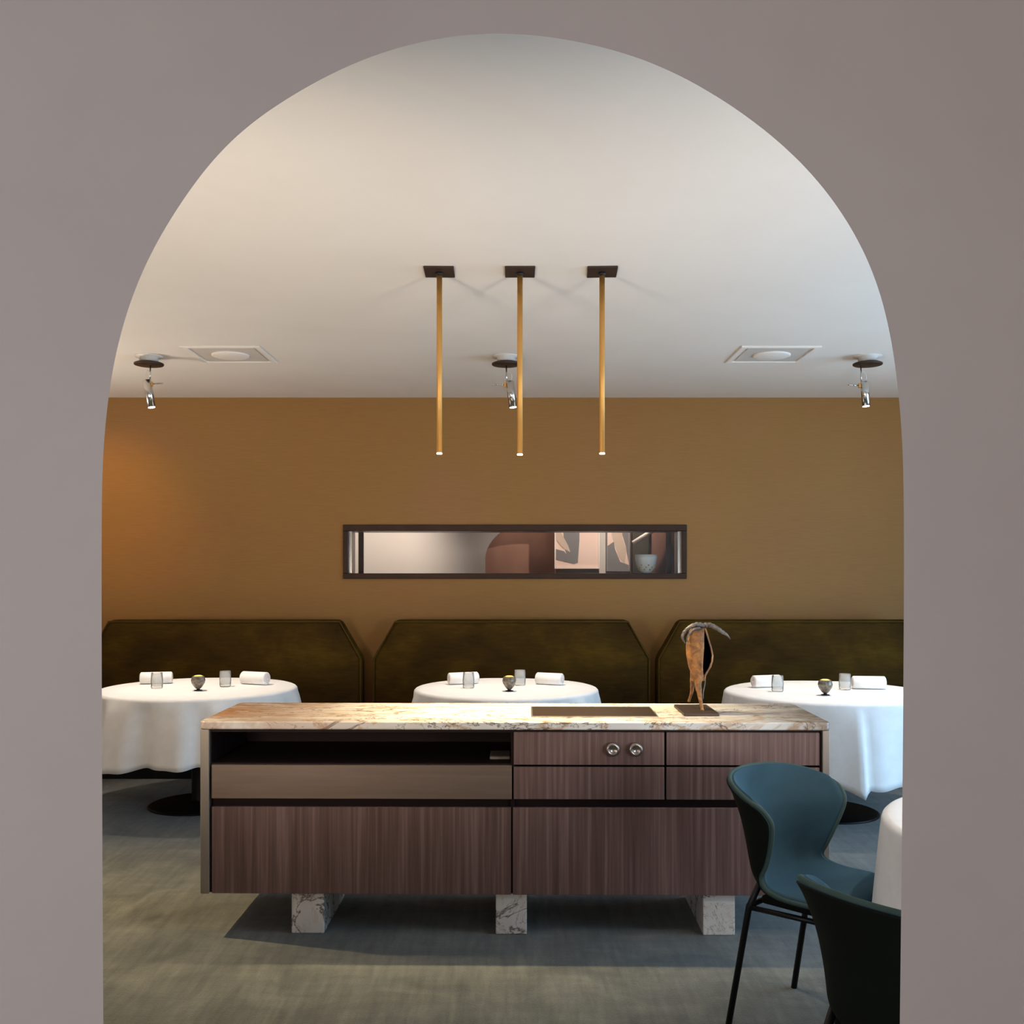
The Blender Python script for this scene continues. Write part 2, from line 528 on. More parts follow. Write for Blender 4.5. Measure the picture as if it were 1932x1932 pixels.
# arch wall: opening outline on the foyer face, splayed open towards the dining room
arch_px = [(195.7, 1932), (193.6, 1600), (192.5, 1300), (192, 1000), (192.5, 933), (194, 878), (197, 824), (203, 754), (215, 676), (231, 616), (250, 558),
           (272, 505), (294, 459), (331, 400), (361, 354), (400, 304), (432, 269), (478, 229), (522, 199), (581, 163), (640, 132), (690, 110),
           (750, 90.5), (806, 76), (873, 65), (937, 62), (995, 65), (1052, 72), (1114, 83.5), (1175, 99.5), (1230, 118.5), (1290, 144), (1372, 191),
           (1450, 248), (1504, 298), (1548, 347), (1579, 388), (1613, 440), (1644, 500), (1663, 558), (1680, 625), (1692, 700), (1699, 785), (1704, 860),
           (1705.5, 930), (1705, 1100), (1704, 1350), (1701, 1600), (1697, 1932)]
raw = [(px(x, YA0), pz(y, YA0)) for x, y in arch_px]
for _ in range(2):
    raw = [raw[0]] + [((a[0] + 2 * b_[0] + c[0]) / 4, (a[1] + 2 * b_[1] + c[1]) / 4) for a, b_, c in zip(raw, raw[1:], raw[2:])] + [raw[-1]]
# undo the slight shrink of the smoothing
front = [(v.x, v.z) for v in catmull([(x * 1.001, 0, z + 0.0015) for x, z in raw], 4)]
front = [(front[0][0], 0.0)] + front + [(front[-1][0], 0.0)]
def offset_out(pts, d):
    res = []
    for i, p in enumerate(pts):
        a = pts[max(i - 1, 0)]; c = pts[min(i + 1, len(pts) - 1)]
        tx, tz = c[0] - a[0], c[1] - a[1]
        L = math.hypot(tx, tz)
        res.append((p[0] - tz / L * d, p[1] + tx / L * d))
    res[0] = (res[0][0], 0.0); res[-1] = (res[-1][0], 0.0)
    return res
bm = bmesh.new()
ZC = 1.2
def outer_pt(p):
    x, z = p
    if z <= ZC:
        return (XL if x < 0 else XR, z)
    dx, dz = x, z - ZC
    k = min((CEIL - ZC) / dz, (XR / dx) if dx > 1e-6 else ((XL / dx) if dx < -1e-6 else 1e9))
    return (dx * k, ZC + dz * k)
def arch_face(pts, y):
    ins = [bm.verts.new((p[0], y, p[1])) for p in pts]
    op = [outer_pt(p) for p in pts]
    out = [bm.verts.new((p[0], y, p[1])) for p in op]
    chain = [out[0]]
    for i in range(len(pts) - 1):
        a_, c_ = op[i], op[i + 1]
        cor = None
        on_side_a = abs(a_[0] - XL) < 1e-5 or abs(a_[0] - XR) < 1e-5
        on_side_c = abs(c_[0] - XL) < 1e-5 or abs(c_[0] - XR) < 1e-5
        if on_side_a and not on_side_c: cor = (a_[0], CEIL)
        if on_side_c and not on_side_a: cor = (c_[0], CEIL)
        if cor and abs(a_[1] - CEIL) + abs(c_[1] - CEIL) > 1e-4:
            cv = bm.verts.new((cor[0], y, cor[1]))
            bm.faces.new((ins[i], out[i], cv, out[i + 1], ins[i + 1]))
            chain += [cv, out[i + 1]]
        else:
            bm.faces.new((ins[i], out[i], out[i + 1], ins[i + 1]))
            chain.append(out[i + 1])
    return ins, chain
fi, fo = arch_face(front, YA0)
bi, bo = arch_face(offset_out(front, 0.085), YA1)
for i in range(len(fi) - 1):
    bm.faces.new((fi[i], fi[i + 1], bi[i + 1], bi[i]))
struct(obj('wall_arch', bm, 'plaster'))

# ------------------------------------------------------------------ slot window in the back wall
w1 = bpy.data.objects.new('window_1', None); COL.objects.link(w1); struct(w1)
w1.location = ((WX0 + WX1) / 2, YB, WZ0)
hw, hh, fw = (WX1 - WX0) / 2, WZ1 - WZ0, 0.042
for a, b_, c, d, tilt in ((-hw, hw, 0, fw, 0), (-hw, hw, hh - fw * 1.15, hh, 0), (-hw, -hw + fw * .85, fw, hh - fw * 1.15, 0), (hw - fw * .85, hw, fw, hh - fw * 1.15, 0)):
    obj('window_frame', box(a, b_, -0.02, 0.035, c, d, 0.003, 1), 'frame_dark', w1)
iw = hw - fw * .85
obj('jamb', box(-iw - .02, -iw, 0.035, 0.36, fw, hh - fw), 'jamb', w1)
obj('jamb', box(iw, iw + .02, 0.035, 0.36, fw, hh - fw), 'jamb', w1)
obj('jamb', box(-iw, iw, 0.035, 0.36, hh - fw * 1.15, hh - fw * 1.15 + .02), 'jamb', w1)
obj('window_sill', box(-iw, iw, 0.035, 0.36, fw - .02, fw), 'jamb', w1)
for s in (-1, 1):
    obj('pane_channel', box(s * (iw - .012) - .012, s * (iw - .012) + .012, 0.05, 0.075, fw, hh - fw * 1.15, 0.002, 1), 'steel', w1)
    obj('window_frame', box(s * (iw - .05) - .02, s * (iw - .05) + .02, 0.33, 0.36, fw, hh - fw * 1.15, 0.002, 1), 'frame_dark', w1)
obj('pane', box(-iw + .01, iw - .01, 0.058, 0.066, fw, hh - fw * 1.15), 'pane', w1)

# passage behind the slot window
YP = 10.0
ax0, axz = px(915, YP), 1.22
bm = bmesh.new()
# white wall with an arched opening whose left shoulder shows in the slot
ar = px(1045, YP) - ax0
cx, rz = ax0 + 0.60, 1.60
arc = [(ax0, 0.0)] + [(cx - 0.60 * math.cos(t * PI / 2 / 12), rz + 0.40 * math.sin(t * PI / 2 / 12)) for t in range(13)]
arc += [(px(1048, YP), rz + 0.40), (px(1048, YP), 0.0)]
outl = [(XL, 0), (XL, CEIL), (XR, CEIL), (XR, 0)]
pts = arc[::-1] + outl
struct(obj('wall_passage', prism(pts, 'y', YP, YP + 0.1), 'far_wall'))
struct(obj('wall_alcove', box(XL, XR, YP + 0.45, YP + 0.55, 0, CEIL), 'brown_panel'))
def flat_poly(pts, y, th=0.002):
    return prism(pts, 'y', y, y + th)
def print_thing(label, x0, x1, y0, y1, Y, shapes, frame_mat):
    t = thing('framed_print', label, 'picture', (px((x0 + x1) / 2, Y), Y, pz(y1, Y)), 0, 'framed prints in the passage')
    ox, oy, oz = t.location
    obj('paper', box(px(x0, Y) - ox, px(x1, Y) - ox, -0.012, 0.02, pz(y1, Y) - oz, pz(y0, Y) - oz), 'pink_paper', t)
    for a, b_, c, d in ((x0, x1, y1 - 3, y1), (x0, x1, y0, y0 + 3), (x0, x0 + 2.5, y0 + 3, y1 - 3), (x1 - 2.5, x1, y0 + 3, y1 - 3)):
        obj('picture_frame', box(px(a, Y) - ox, px(b_, Y) - ox, -0.03, 0.02, pz(d, Y) - oz, pz(c, Y) - oz), frame_mat, t)
    for i, (mat, pp) in enumerate(shapes):
        obj('printed_shape', flat_poly([(px(a, Y) - ox, pz(c, Y) - oz) for a, c in pp], -0.0145 - 0.0012 * i, 0.0012), mat, t)
print_thing('pink print with a grey bent shape, seen through the slot window', 1046, 1131, 940, 1073, YP - 0.03,
            [('grey_ink', [(1060, 943), (1094, 943), (1093, 1020), (1090, 1062), (1082, 1064), (1070, 1050), (1064, 1030)]),
             ('grey_ink', [(1049, 1036), (1064, 1040), (1084, 1064), (1049, 1056)]),
             ('skin_ink', [(1049, 1000), (1056, 1000), (1072, 1030), (1076, 1042), (1062, 1034), (1050, 1020)])], 'white_frame')
print_thing('grey print with a pale curling shape beside the white strip', 1143, 1189, 940, 1078, YP - 0.03,
            [('grey_ink', [(1146, 1030), (1158, 1022), (1160, 1036), (1170, 1060), (1186, 1066), (1186, 1075), (1146, 1075)]),
             ('grey_ink', [(1172, 943), (1186, 943), (1186, 1064), (1180, 1030), (1174, 1010)]),
             ('skin_ink', [(1150, 943), (1172, 943), (1174, 1015), (1182, 1040), (1178, 1062), (1168, 1052), (1160, 1030), (1154, 1010)])], 'grey_ink')
def cabinet_block(name, label, cat, x0, x1, Y, mat):
    t = thing(name, label, cat, (px((x0 + x1) / 2, Y), Y, 0))
    w = px(x1, Y) - px(x0, Y)
    obj('panel', box(-w / 2, w / 2, -0.03, 0.03, 0, 2.3, 0.004, 1), mat, t)
    obj('edge_strip', box(-w / 2 - .012, -w / 2, -0.035, 0.035, 0, 2.3), 'frame_dark', t)
    return t
cabinet_block('dark_screen', 'dark olive panel standing behind the white bowl in the passage', 'panel', 1192, 1226, 9.3, 'dark_panel')
bs = cabinet_block('brown_screen', 'pinkish brown panel at the right end of the passage', 'panel', 1227, 1300, 9.2, 'brown_panel')
obj('slanted_rail', tube([(px(1196, 9.0) - bs.location.x, -.14, pz(1024, 9.0)), (px(1240, 9.0) - bs.location.x, -.10, pz(997, 9.0)), (px(1275, 9.1) - bs.location.x, -.03, pz(976, 9.1))], 0.02, 8), 'white_frame', bs, True)
# bowl on the sill
Yb = 8.12
zb = WZ0 + fw
bt = thing('ceramic_bowl', 'white footed bowl with gold dots on the window sill', 'bowl', (px(1219, Yb), Yb, zb))
R_ = 0.088
prof = [(0.0, 0.0), (0.04, 0.0), (0.045, 0.008), (0.062, 0.03), (0.08, 0.07), (R_, 0.118), (R_, 0.148), (R_ - .006, 0.15), (R_ - .008, 0.118), (0.072, 0.07), (0.05, 0.03), (0.0, 0.02)]
obj('bowl_body', lathe(prof, 36), 'ceramic', bt, True)
dots = bmesh.new()
for k in range(26):
    a = 2 * PI * k / 26; z = 0.03 + 0.035 * ((k * 7) % 3) / 2
    r = 0.062 + (z - 0.03) * 0.45
    b = bmesh.new(); bmesh.ops.create_icosphere(b, subdivisions=1, radius=0.008)
    bmesh.ops.translate(b, vec=(r * math.cos(a), r * math.sin(a), z), verts=b.verts); merge(dots, b)
d_ = obj('gold_dots', dots, 'gold', bt, True); d_['kind'] = 'stuff'
# passage lamp: a ceiling spot washing its left wall
def spot_light(name, loc, target, watts, deg, blend, color, radius=0.02, parent=None):
    d = bpy.data.lights.new(name, 'SPOT')
    d.energy = watts; d.spot_size = math.radians(deg); d.spot_blend = blend; d.color = color; d.shadow_soft_size = radius
    o = bpy.data.objects.new(name, d); COL.objects.link(o)
    o.location = loc
    o.rotation_euler = (Vector(target) - Vector(loc)).to_track_quat('-Z', 'Y').to_euler()
    return o

# ------------------------------------------------------------------ ceiling vents
def vent(x0, x1, y0, y1, label):
    t = thing('ceiling_vent', label, 'vent', ((x0 + x1) / 2, (y0 + y1) / 2, CEIL), 0, 'square ceiling vents')
    h = (x1 - x0) / 2
    for a, b_, c, d in ((-h, h, -h, -h + .035), (-h, h, h - .035, h), (-h, -h + .035, -h + .035, h - .035), (h - .035, h, -h + .035, h - .035)):
        obj('vent_frame', box(a, b_, c, d, -0.010, 0.0, 0.003, 1), 'ceiling', t)
    obj('vent_panel', box(-h + .05, h - .05, -h + .05, h - .05, -0.006, 0.0, 0.002, 1), 'vent_grey', t)
    obj('air_disc', lathe([(0, -0.016), (h * .44, -0.016), (h * .48, -0.012), (h * .48, -0.006)], 40), 'ceiling', t, True)
M['vent_grey'] = mottled('vent_grey', srgb(200, 192, 184), srgb(206, 198, 190), 3, rough=0.8)
vent(-1.985, -1.505, 6.07, 6.55, 'white square ceiling vent with round disc, on the left')
vent(1.370, 1.850, 6.07, 6.55, 'white square ceiling vent with round disc, on the right')

# ------------------------------------------------------------------ pendants over the counter
WARM = (1.0, 0.80, 0.48)
def pendant(xpx, toppx, botpx, label, rot):
    Y = 4.55
    X = px(xpx, Y)
    t = thing('tube_pendant', label, 'pendant lamp', (X, Y, CEIL), 0, 'brass tube pendants over the counter')
    zt, zbm = pz(521, Y) - CEIL, pz(botpx, Y) - CEIL
    obj('ceiling_plate', box(-.067, .067, -.075, .075, -0.010, 0.0, 0.002, 1), 'dark_bronze', t, rotz=rot)
    obj('swivel_joint', lathe([(0, -.010), (.018, -.010), (.018, -.016), (.009, -.02), (.009, zt - .012), (.012, zt - .012), (.012, zt), (0, zt)], 16), 'black_metal', t, True)
    tb = obj('brass_tube', lathe([(0, zt), (.0125, zt), (.0125, zbm + .006), (.0, zbm + .006)], 20), 'brass', t, True)
    obj('light_diffuser', lathe([(0, zbm + .006), (.0115, zbm + .006), (.0115, zbm), (0, zbm - .001)], 20), 'lamp_tip', t, True)
    spot_light('pendant_light', (X, Y, CEIL + zbm - 0.012), (X, Y, 0), 96, 86, 1.0, WARM, 0.012)
pendant(829, 521, 857, 'leftmost of the three brass tube pendants', 0.02)
pendant(981, 521, 859, 'middle brass tube pendant, in front of a steel spotlight', 0.0)
pendant(1136, 520, 857, 'rightmost of the three brass tube pendants', -0.05)

# ------------------------------------------------------------------ steel ceiling spots over the tables
def ceiling_spot(xpx, top, tip, target, label, side, watts, Y=6.37, X=None, deg=62, color=(1.0, 0.88, 0.74)):
    X = px(xpx, Y) if X is None else X
    t = thing('ceiling_spotlight', label, 'spotlight', (X, Y, CEIL), 0, 'steel spotlights along the ceiling')
    obj('ceiling_rose', lathe([(0, 0), (.086, 0), (.086, -.005), (.058, -.008), (.058, -.04), (0, -.04)], 36), 'white_metal', t, True)
    obj('rose_cover', lathe([(0, -.04), (.082, -.042), (.09, -.046), (.09, -.054), (.086, -.057), (0, -.058)], 36), 'dark_bronze', t, True)
    a = Vector(top); b = Vector(tip)
    d = (b - a).normalized()
    st = Vector((a.x + side * .022, a.y, a.z + 0.02))
    obj('stem', tube([(st.x, st.y, -.055), (st.x, st.y, st.z + .02), st - Vector((side * .004, 0, .03))], .0045, 8), 'steel', t, True)
    obj('cable_loop', tube(catmull([st + Vector((0, 0, .03)), st + Vector((-side * .02, 0, .04)), a + Vector((-side * .012, 0, .03)), a + Vector((-side * .006, 0, 0))], 5), .002, 6), 'white_metal', t, True)
    cyl = obj('lamp_barrel', tube([a, a + d * .002, b], [.022, .025, .025], 20), 'steel', t, True)
    obj('lens', tube([b, b + d * .004], .021, 20), 'spot_tip', t, True)
    h0 = a + Vector((side * .03, 0, -.025))
    obj('pivot_block', box(h0.x - .008, h0.x + .008, h0.y - .008, h0.y + .008, h0.z - .014, h0.z + .014, .002, 1), 'brass', t)
    obj('aiming_handle', tube([h0, h0 + Vector((side * .075, -.005, .004))], .004, 8), 'steel', t, True)
    w = Vector((X, Y, CEIL)) + b + d * .012
    spot_light('table_spot_light', w, target, watts, deg, 0.9, color, 0.02)

def loc(xp, yp, X, Y=6.37):
    return (px(xp, Y) - X, 0.0, pz(yp, Y) - CEIL)
TZ = 0.745
for xp, a, b_, tgt, lab, side in (
        (281, (277, 717), (286, 768), (-2.0, 6.5, TZ), 'steel ceiling spotlight above the left white table', 1),
        (955, (962, 719), (968, 768), (-0.035, 6.5, TZ), 'steel ceiling spotlight half hidden behind the middle brass pendant', -1),
        (1637, (1631, 720), (1634, 766), (1.95, 6.3, TZ), 'steel ceiling spotlight above the right white table', -1)):
    X = px(xp, 6.37)
    ceiling_spot(xp, loc(a[0], a[1], X), loc(b_[0], b_[1], X), tgt, lab, side, 125)

# ------------------------------------------------------------------ banquettes
def banquette(x0, x1, label):
    Y = 7.5
    cx = (x0 + x1) / 2; h = (x1 - x0) / 2; top = 1.129
    t = thing('banquette', label, 'banquette', (cx, Y, 0), 0, 'olive velvet banquettes along the back wall')
    ch, cv = 0.165, 0.285
    out = [(-h, 0.02), (h, 0.02), (h, top - cv), (h - ch, top), (-h + ch, top), (-h, top - cv)]
    obj('backrest', prism(out, 'y', 0.0, 0.15, 0.035, 4), 'olive', t, True)
    e = 0.012
    rim = [(-h + e, 0.12), (-h + e, top - cv), (-h + ch, top - e), (h - ch, top - e), (h - e, top - cv), (h - e, 0.12)]
    obj('piping', tube([(p[0], -0.002, p[1]) for p in rim], 0.006, 8), 'olive_pipe', t, True)
    obj('seat_cushion', box(-h + .06, h - .06, -0.27, -0.0, 0.34, 0.47, 0.04, 3), 'olive', t, True)
    obj('base', box(-h + .08, h - .08, -0.24, 0.0, 0.08, 0.34, 0.01, 1), 'olive', t)
    obj('plinth', box(-h + .12, h - .12, -0.2, 0.0, 0.0, 0.08), 'black_metal', t)
banquette(-3.14, -1.105, 'olive velvet banquette behind the left table')
banquette(-1.03, 1.023, 'olive velvet banquette behind the middle table, under the slot window')
banquette(1.07, 3.11, 'olive velvet banquette behind the right table and the sculpture')

# ------------------------------------------------------------------ tables and cloths
def table(x, y, r, cat_label, cloth_label, hem, seed, bigfold=None, flare=0.055, npl=12, amp=0.055):
    t = thing('round_table', cat_label, 'table', (x, y, 0), 0, 'round pedestal tables')
    obj('base_plate', lathe([(0, 0), (.31, 0), (.31, .008), (.29, .016), (.05, .022), (0, .022)], 48), 'table_metal', t, True)
    obj('pedestal', lathe([(0, .022), (.05, .022), (.045, .04), (.045, .66), (.09, .70), (0, .70)], 24), 'table_metal', t, True)
    obj('tabletop', lathe([(0, .70), (r - .03, .70), (r - .02, .705), (r - .02, .725), (r - .03, .73), (0, .73)], 64), 'dark_wood', t, True)
    rnd = random.Random(seed)
    ph = [rnd.uniform(0, 2 * PI) for _ in range(6)]
    segs = 192
    top = TZ
    b = bmesh.new()
    def fold(th):
        w = math.sin(npl * th + ph[0] + 0.9 * math.sin(3 * th + ph[1])) * 0.6 + math.sin((npl - 6) * th + ph[2]) * 0.45 + 0.25 * math.sin(2 * npl * th + ph[3])
        return w
    rows = [('t', 0.0), ('t', .3), ('t', .6), ('t', .85), ('t', .95), ('t', .985), ('e', 15), ('e', 35), ('e', 60), ('e', 85)] + [('s', k / 12) for k in range(1, 13)]
    prev = None
    c = b.verts.new((0, 0, top))
    for kind, v in rows[1:]:
        cur = []
        for i in range(segs):
            th = 2 * PI * i / segs
            f = fold(th)
            if kind == 't':
                rr, z = r * v - 0.01 * (v > .9), top + 0.0015 * math.sin(5 * th + ph[4]) * v
            elif kind == 'e':
                a = math.radians(v)
                rr, z = r - .02 + .02 * math.sin(a), top - .02 * (1 - math.cos(a))
            else:
                k = v ** 0.5
                hz = hem + 0.012 * math.sin(4 * th + ph[5]) - 0.012 * f
                rr = r + flare * v + amp * k * f
                if bigfold:
                    for (c0, wd, dr, dz) in bigfold:
                        dd = math.atan2(math.sin(th - c0), math.cos(th - c0)) / wd
                        g = (1 + dd) ** 2 if -1 < dd < 0 else (1 - dd / .14 if 0 <= dd < .14 else 0.0)
                        rr += dr * g * k; hz -= dz * g
                z = (top - .02) + (hz - top + .02) * v
            cur.append(b.verts.new((rr * math.cos(th), rr * math.sin(th), z)))
        for i in range(segs):
            j = (i + 1) % segs
            if prev is None: b.faces.new((c, cur[i], cur[j]))
            else: b.faces.new((prev[i], prev[j], cur[j], cur[i]))
        prev = cur
    o = obj('tablecloth', b, 'linen', None, True, (x, y, 0))
    sm = o.modifiers.new('thickness', 'SOLIDIFY'); sm.thickness = 0.003; sm.offset = 1
    tag(o, cloth_label, 'tablecloth', 'white tablecloths')
TL, TM, TR, TF = (-2.0, 6.5), (-0.037, 6.5), (1.95, 6.3), (1.69, 2.98)
table(TL[0], TL[1], 0.615, 'round pedestal table under the left white cloth', 'white cloth on the left table, hanging in soft pleats', 0.34, 3)
table(TM[0], TM[1], 0.585, 'round pedestal table hidden behind the middle of the counter', 'white cloth on the middle table behind the counter', 0.34, 5)
table(TR[0], TR[1], 0.625, 'round pedestal table under the right rear cloth', 'white cloth on the right rear table with one long folded corner', 0.30, 11,
      bigfold=[(-1.60, 0.34, 0.075, 0.05), (-2.5, 0.4, 0.05, 0.02), (-0.75, 0.3, 0.05, 0.02)], npl=9, amp=0.020)
table(TF[0], TF[1], 0.57, 'round pedestal table between the two teal chairs', 'white cloth cut off by the arch, beside the teal chairs', 0.30, 8, npl=9, amp=0.010, flare=0.035)

def napkin(xpx, ypx, Y, rot, label, L=0.2, r=0.04):
    X = px(xpx, Y)
    t = thing('rolled_napkin', label, 'napkin', (X, Y, TZ + 0.0015), rot, 'rolled white napkins')
    b = bmesh.new()
    n, turns = 60, 1.0
    # outer roll, slightly flattened underneath
    rings = []
    for s, k in ((-1, .86), (-.94, 1), (.94, 1), (1, .86)):
        rings.append([b.verts.new((s * L / 2, r * k * math.cos(2 * PI * i / n), r + max(-r + .0005, r * k * 0.97 * math.sin(2 * PI * i / n)))) for i in range(n)])
    for a, c in zip(rings, rings[1:]):
        for i in range(n): b.faces.new((a[i], a[(i + 1) % n], c[(i + 1) % n], c[i]))
    b.faces.new(rings[0]); b.faces.new(rings[-1])
    obj('roll', b, 'napkin', t, True)
    flap = tube([(-L / 2 * .97, -r * .62, r * .28), (L / 2 * .97, -r * .62, r * .28)], .005, 8)
    obj('loose_edge', flap, 'napkin', t, True)
    for s in (-1, 1):
        sp = []
        for i in range(50):
            u = i / 49
            a = u * 2 * PI * 2.6
            rr = r * (.12 + .66 * u)
            sp.append((s * (L / 2 - .001), rr * math.cos(a), r + rr * math.sin(a)))
        obj('rolled_end', tube(sp, .0035, 6), 'napkin_roll', t, True)

def tumbler(xpx, Y, label, h=0.10, r=0.037):
    X = px(xpx, Y)
    prof = [(0, 0), (r * .86, 0), (r * .97, .01), (r, h * .45), (r * .93, h), (r * .90, h), (r * .96, h * .45), (r * .92, .016), (0, .014)]
    o = obj('water_glass', lathe(prof, 32), 'glass', None, True, (X, Y, TZ + 0.003))
    return tag(o, label, 'glass', 'water glasses on the tables')

def votive(xpx, Y, label):
    X = px(xpx, Y)
    t = thing('candle_holder', label, 'candle holder', (X, Y, TZ + 0.003), 0, 'smoked candle holders on the tables')
    obj('foot', lathe([(0, 0), (.026, 0), (.026, .004), (.010, .008), (.010, .014), (0, .014)], 20), 'black_metal', t, True)
    prof = [(0, .012), (.014, .013), (.026, .026), (.040, .048), (.044, .064), (.040, .082), (.034, .092), (.030, .092), (.036, .08), (.040, .064), (.036, .05), (0, .03)]
    obj('faceted_cup', lathe(prof, 14), 'votive', t)
    obj('candle', lathe([(0, .03), (.028, .04), (.030, .090), (.018, .096), (0, .098)], 16), 'candle', t, True)

napkin(295, 1272, 6.72, 0.22, 'rolled napkin at the left end of the left table')
tumbler(296, 6.45, 'clear tumbler in front of the left napkin on the left table')
votive(374, 6.33, 'smoked glass candle holder at the middle of the left table')
tumbler(425, 6.55, 'clear tumbler right of the candle on the left table')
napkin(481, 1271, 6.68, -0.38, 'rolled napkin at the right side of the left table', L=.19, r=.043)
napkin(874, 1277, 6.70, 0.36, 'rolled napkin left of the candle on the middle table')
tumbler(884, 6.46, 'clear tumbler in front of the left napkin on the middle table')
votive(961, 6.30, 'smoked candle holder glowing yellow on the middle table')
tumbler(981, 6.62, 'clear tumbler just behind the candle on the middle table')
napkin(1037, 1278, 6.66, -0.42, 'rolled napkin right of the candle on the middle table', L=.18)
napkin(1446, 1277, 6.52, 0.28, 'rolled napkin at the left end of the right rear table', L=.19)
tumbler(1467, 6.28, 'clear tumbler in front of the left napkin on the right rear table')
votive(1557, 6.10, 'smoked candle holder at the middle of the right rear table')
tumbler(1594, 6.38, 'clear tumbler between candle and napkin on the right rear table')
napkin(1639, 1277, 6.42, -0.12, 'rolled napkin at the right end of the right rear table', L=.2, r=.042)

# ------------------------------------------------------------------ the counter: cabinet, marble worktop, hob
CR = -0.014
CY, CX = 4.17, 0.0065                       # centre of the front plane
S = F / CY
def cx_(x): return (x - VX) / S - CX
def cz_(y): return CAMZ - (y - VY) / S
cab = thing('counter_cabinet', 'long walnut cabinet with bronze flap and marble feet, under the marble worktop', 'cabinet', (CX, CY, 0), CR)
L0, L1 = cx_(376), cx_(1562)
D0, D1 = 0.0, 0.575
zb_, zt_ = cz_(1688), 0.845
pi = cx_(394.5)
pr = cx_(1546)
mid = cx_(966)
# carcass: back, bottom, divider, shelf
obj('back_panel', box(pi, pr, D1 - .03, D1, zb_, zt_), 'dark_wood', cab)
obj('bottom_panel', box(pi, pr, 0.02, D1 - .03, zb_, zb_ + .02), 'dark_wood', cab)
obj('divider', box(mid - .004, mid + .01, 0.012, D1 - .03, zb_ + .02, zt_), 'dark_wood', cab)
obj('shelf', box(pi, mid - .004, 0.02, D1 - .03, cz_(1442) - .02, cz_(1442)), 'dark_wood', cab)
obj('rail', box(pi, pr, 0.035, 0.06, cz_(1526), cz_(1505)), 'dark_wood', cab)
obj('top_rail', box(pi, pr, 0.02, D1 - .03, zt_ - .015, zt_), 'dark_wood', cab)
for a, b_ in ((L0, pi - .004), (pr + .006, L1)):
    sp = obj('side_panel', box(a, b_, -0.006, D1, zb_, zt_, .002, 1), 'bronze_edge', cab)
    obj('inner_lining', box(b_ if a == L0 else a - .006, b_ + .004 if a == L0 else a, 0.015, D1 - .03, zb_, zt_ - .015), 'dark_wood', sp)
TH = 0.022
obj('bronze_flap', box(cx_(397), cx_(965.5), -0.004, 0.016, cz_(1508), cz_(1444), .002, 1), 'bronze', cab)
obj('folded_cloth', box(cx_(922), cx_(962), 0.10, 0.24, cz_(1442), cz_(1442) + .014, .004, 1), 'bronze_edge', cab)
for x0, x1 in ((969, 1253), (1257, 1544)):
    for y0, y1 in ((1381, 1443), (1447, 1508)):
        dr = obj('drawer', box(cx_(x0), cx_(x1), 0, TH, cz_(y1), cz_(y0), .0015, 1), 'walnut', cab)
        if (x0, y0) == (969, 1381):
            for kx in (1155, 1198):
                kb = lathe([(0, 0), (.026, 0), (.026, .004), (.021, .007), (.023, .012), (.028, .02), (.0285, .026), (.025, .031), (.016, .032), (.014, .029), (0, .029)], 28)
                bmesh.ops.rotate(kb, cent=(0, 0, 0), matrix=Matrix.Rotation(PI / 2, 3, 'X'), verts=kb.verts)
                bmesh.ops.translate(kb, vec=(cx_(kx), 0, cz_(1412)), verts=kb.verts)
                obj('knob', kb, 'knob', dr, True)
for x0, x1 in ((397, 964), (967.5, 1544)):
    obj('door', box(cx_(x0), cx_(x1), 0, TH, zb_, cz_(1524), .0015, 1), 'walnut', cab)
for x0, x1 in ((547, 609), (935, 994), (1327, 1387)):
    obj('marble_foot', box(cx_(x0), cx_(x1), 0.015, 0.50, 0, zb_, .004, 2), 'marble_leg', cab)

# worktop slab with softly rounded corners
def rounded(x0, x1, y0, y1, r, n=6):
    pts = []
    for cx0, cy0, a0 in ((x1 - r, y1 - r, 0), (x0 + r, y1 - r, PI / 2), (x0 + r, y0 + r, PI), (x1 - r, y0 + r, 3 * PI / 2)):
        for k in range(n + 1):
            a = a0 + PI / 2 * k / n
            pts.append((cx0 + r * math.cos(a), cy0 + r * math.sin(a)))
    return pts
ZT = 0.878
wt = obj('marble_worktop', prism(rounded(L0 - .004, L1 + .004, -0.014, D1 + 0.005, .03), 'z', 0.8455, ZT, .006, 3), 'marble', None, False, (CX, CY, 0), CR)
tag(wt, 'white marble worktop with gold and brown veins on the walnut cabinet', 'worktop')
hob = thing('hob', 'dark glass hob set into the marble worktop', 'hob', (CX + .345, CY + .27, ZT), CR)
obj('glass_plate', box(-.262, .262, -.148, .148, 0.0005, 0.004, .001, 1), 'hob_glass', hob)
for a, b_, c, d in ((-.268, .268, -.154, -.1485), (-.268, .268, .1485, .154), (-.268, -.2625, -.1485, .1485), (.2625, .268, -.1485, .1485)):
    obj('steel_trim', box(a, b_, c, d, 0.0005, 0.005), 'hob_edge', hob)

# ------------------------------------------------------------------ sculpture on the worktop
SY = 4.45
sc_ = F / SY
sx0 = px(1321, SY)
scu = thing('bronze_sculpture', 'rusty winged walking figure sculpture on a dark plate', 'sculpture', (sx0, SY, ZT + 0.0005))
obj('base_plate', box(px(1292, 4.31) - sx0, px(1358, 4.31) - sx0, -0.13, 0.15, 0, 0.013, .002, 1), 'dark_bronze', scu)
zoff = ZT + 0.0005
def sxz(x, y): return (px(x, SY) - sx0, pz(y, SY) - zoff)
rowsb = [(1185, 1306, 1326.5, 1327.5, 1331), (1190, 1301, 1326.5, 1329.5, 1333), (1205, 1297, 1325.5, 1334, 1337), (1220, 1295, 1325, 1338.5, 1341.5), (1236, 1295.5, 1323.5, 1341.5, 1345),
         (1248, 1298, 1323, 1340, 1344), (1258, 1300, 1323, 1336, 1341), (1266, 1303, 1324, 1331.5, 1336), (1273, 1305, 1325.5, 1328, 1332), (1284, 1306, 1325.5, 1326.5, 1329)]
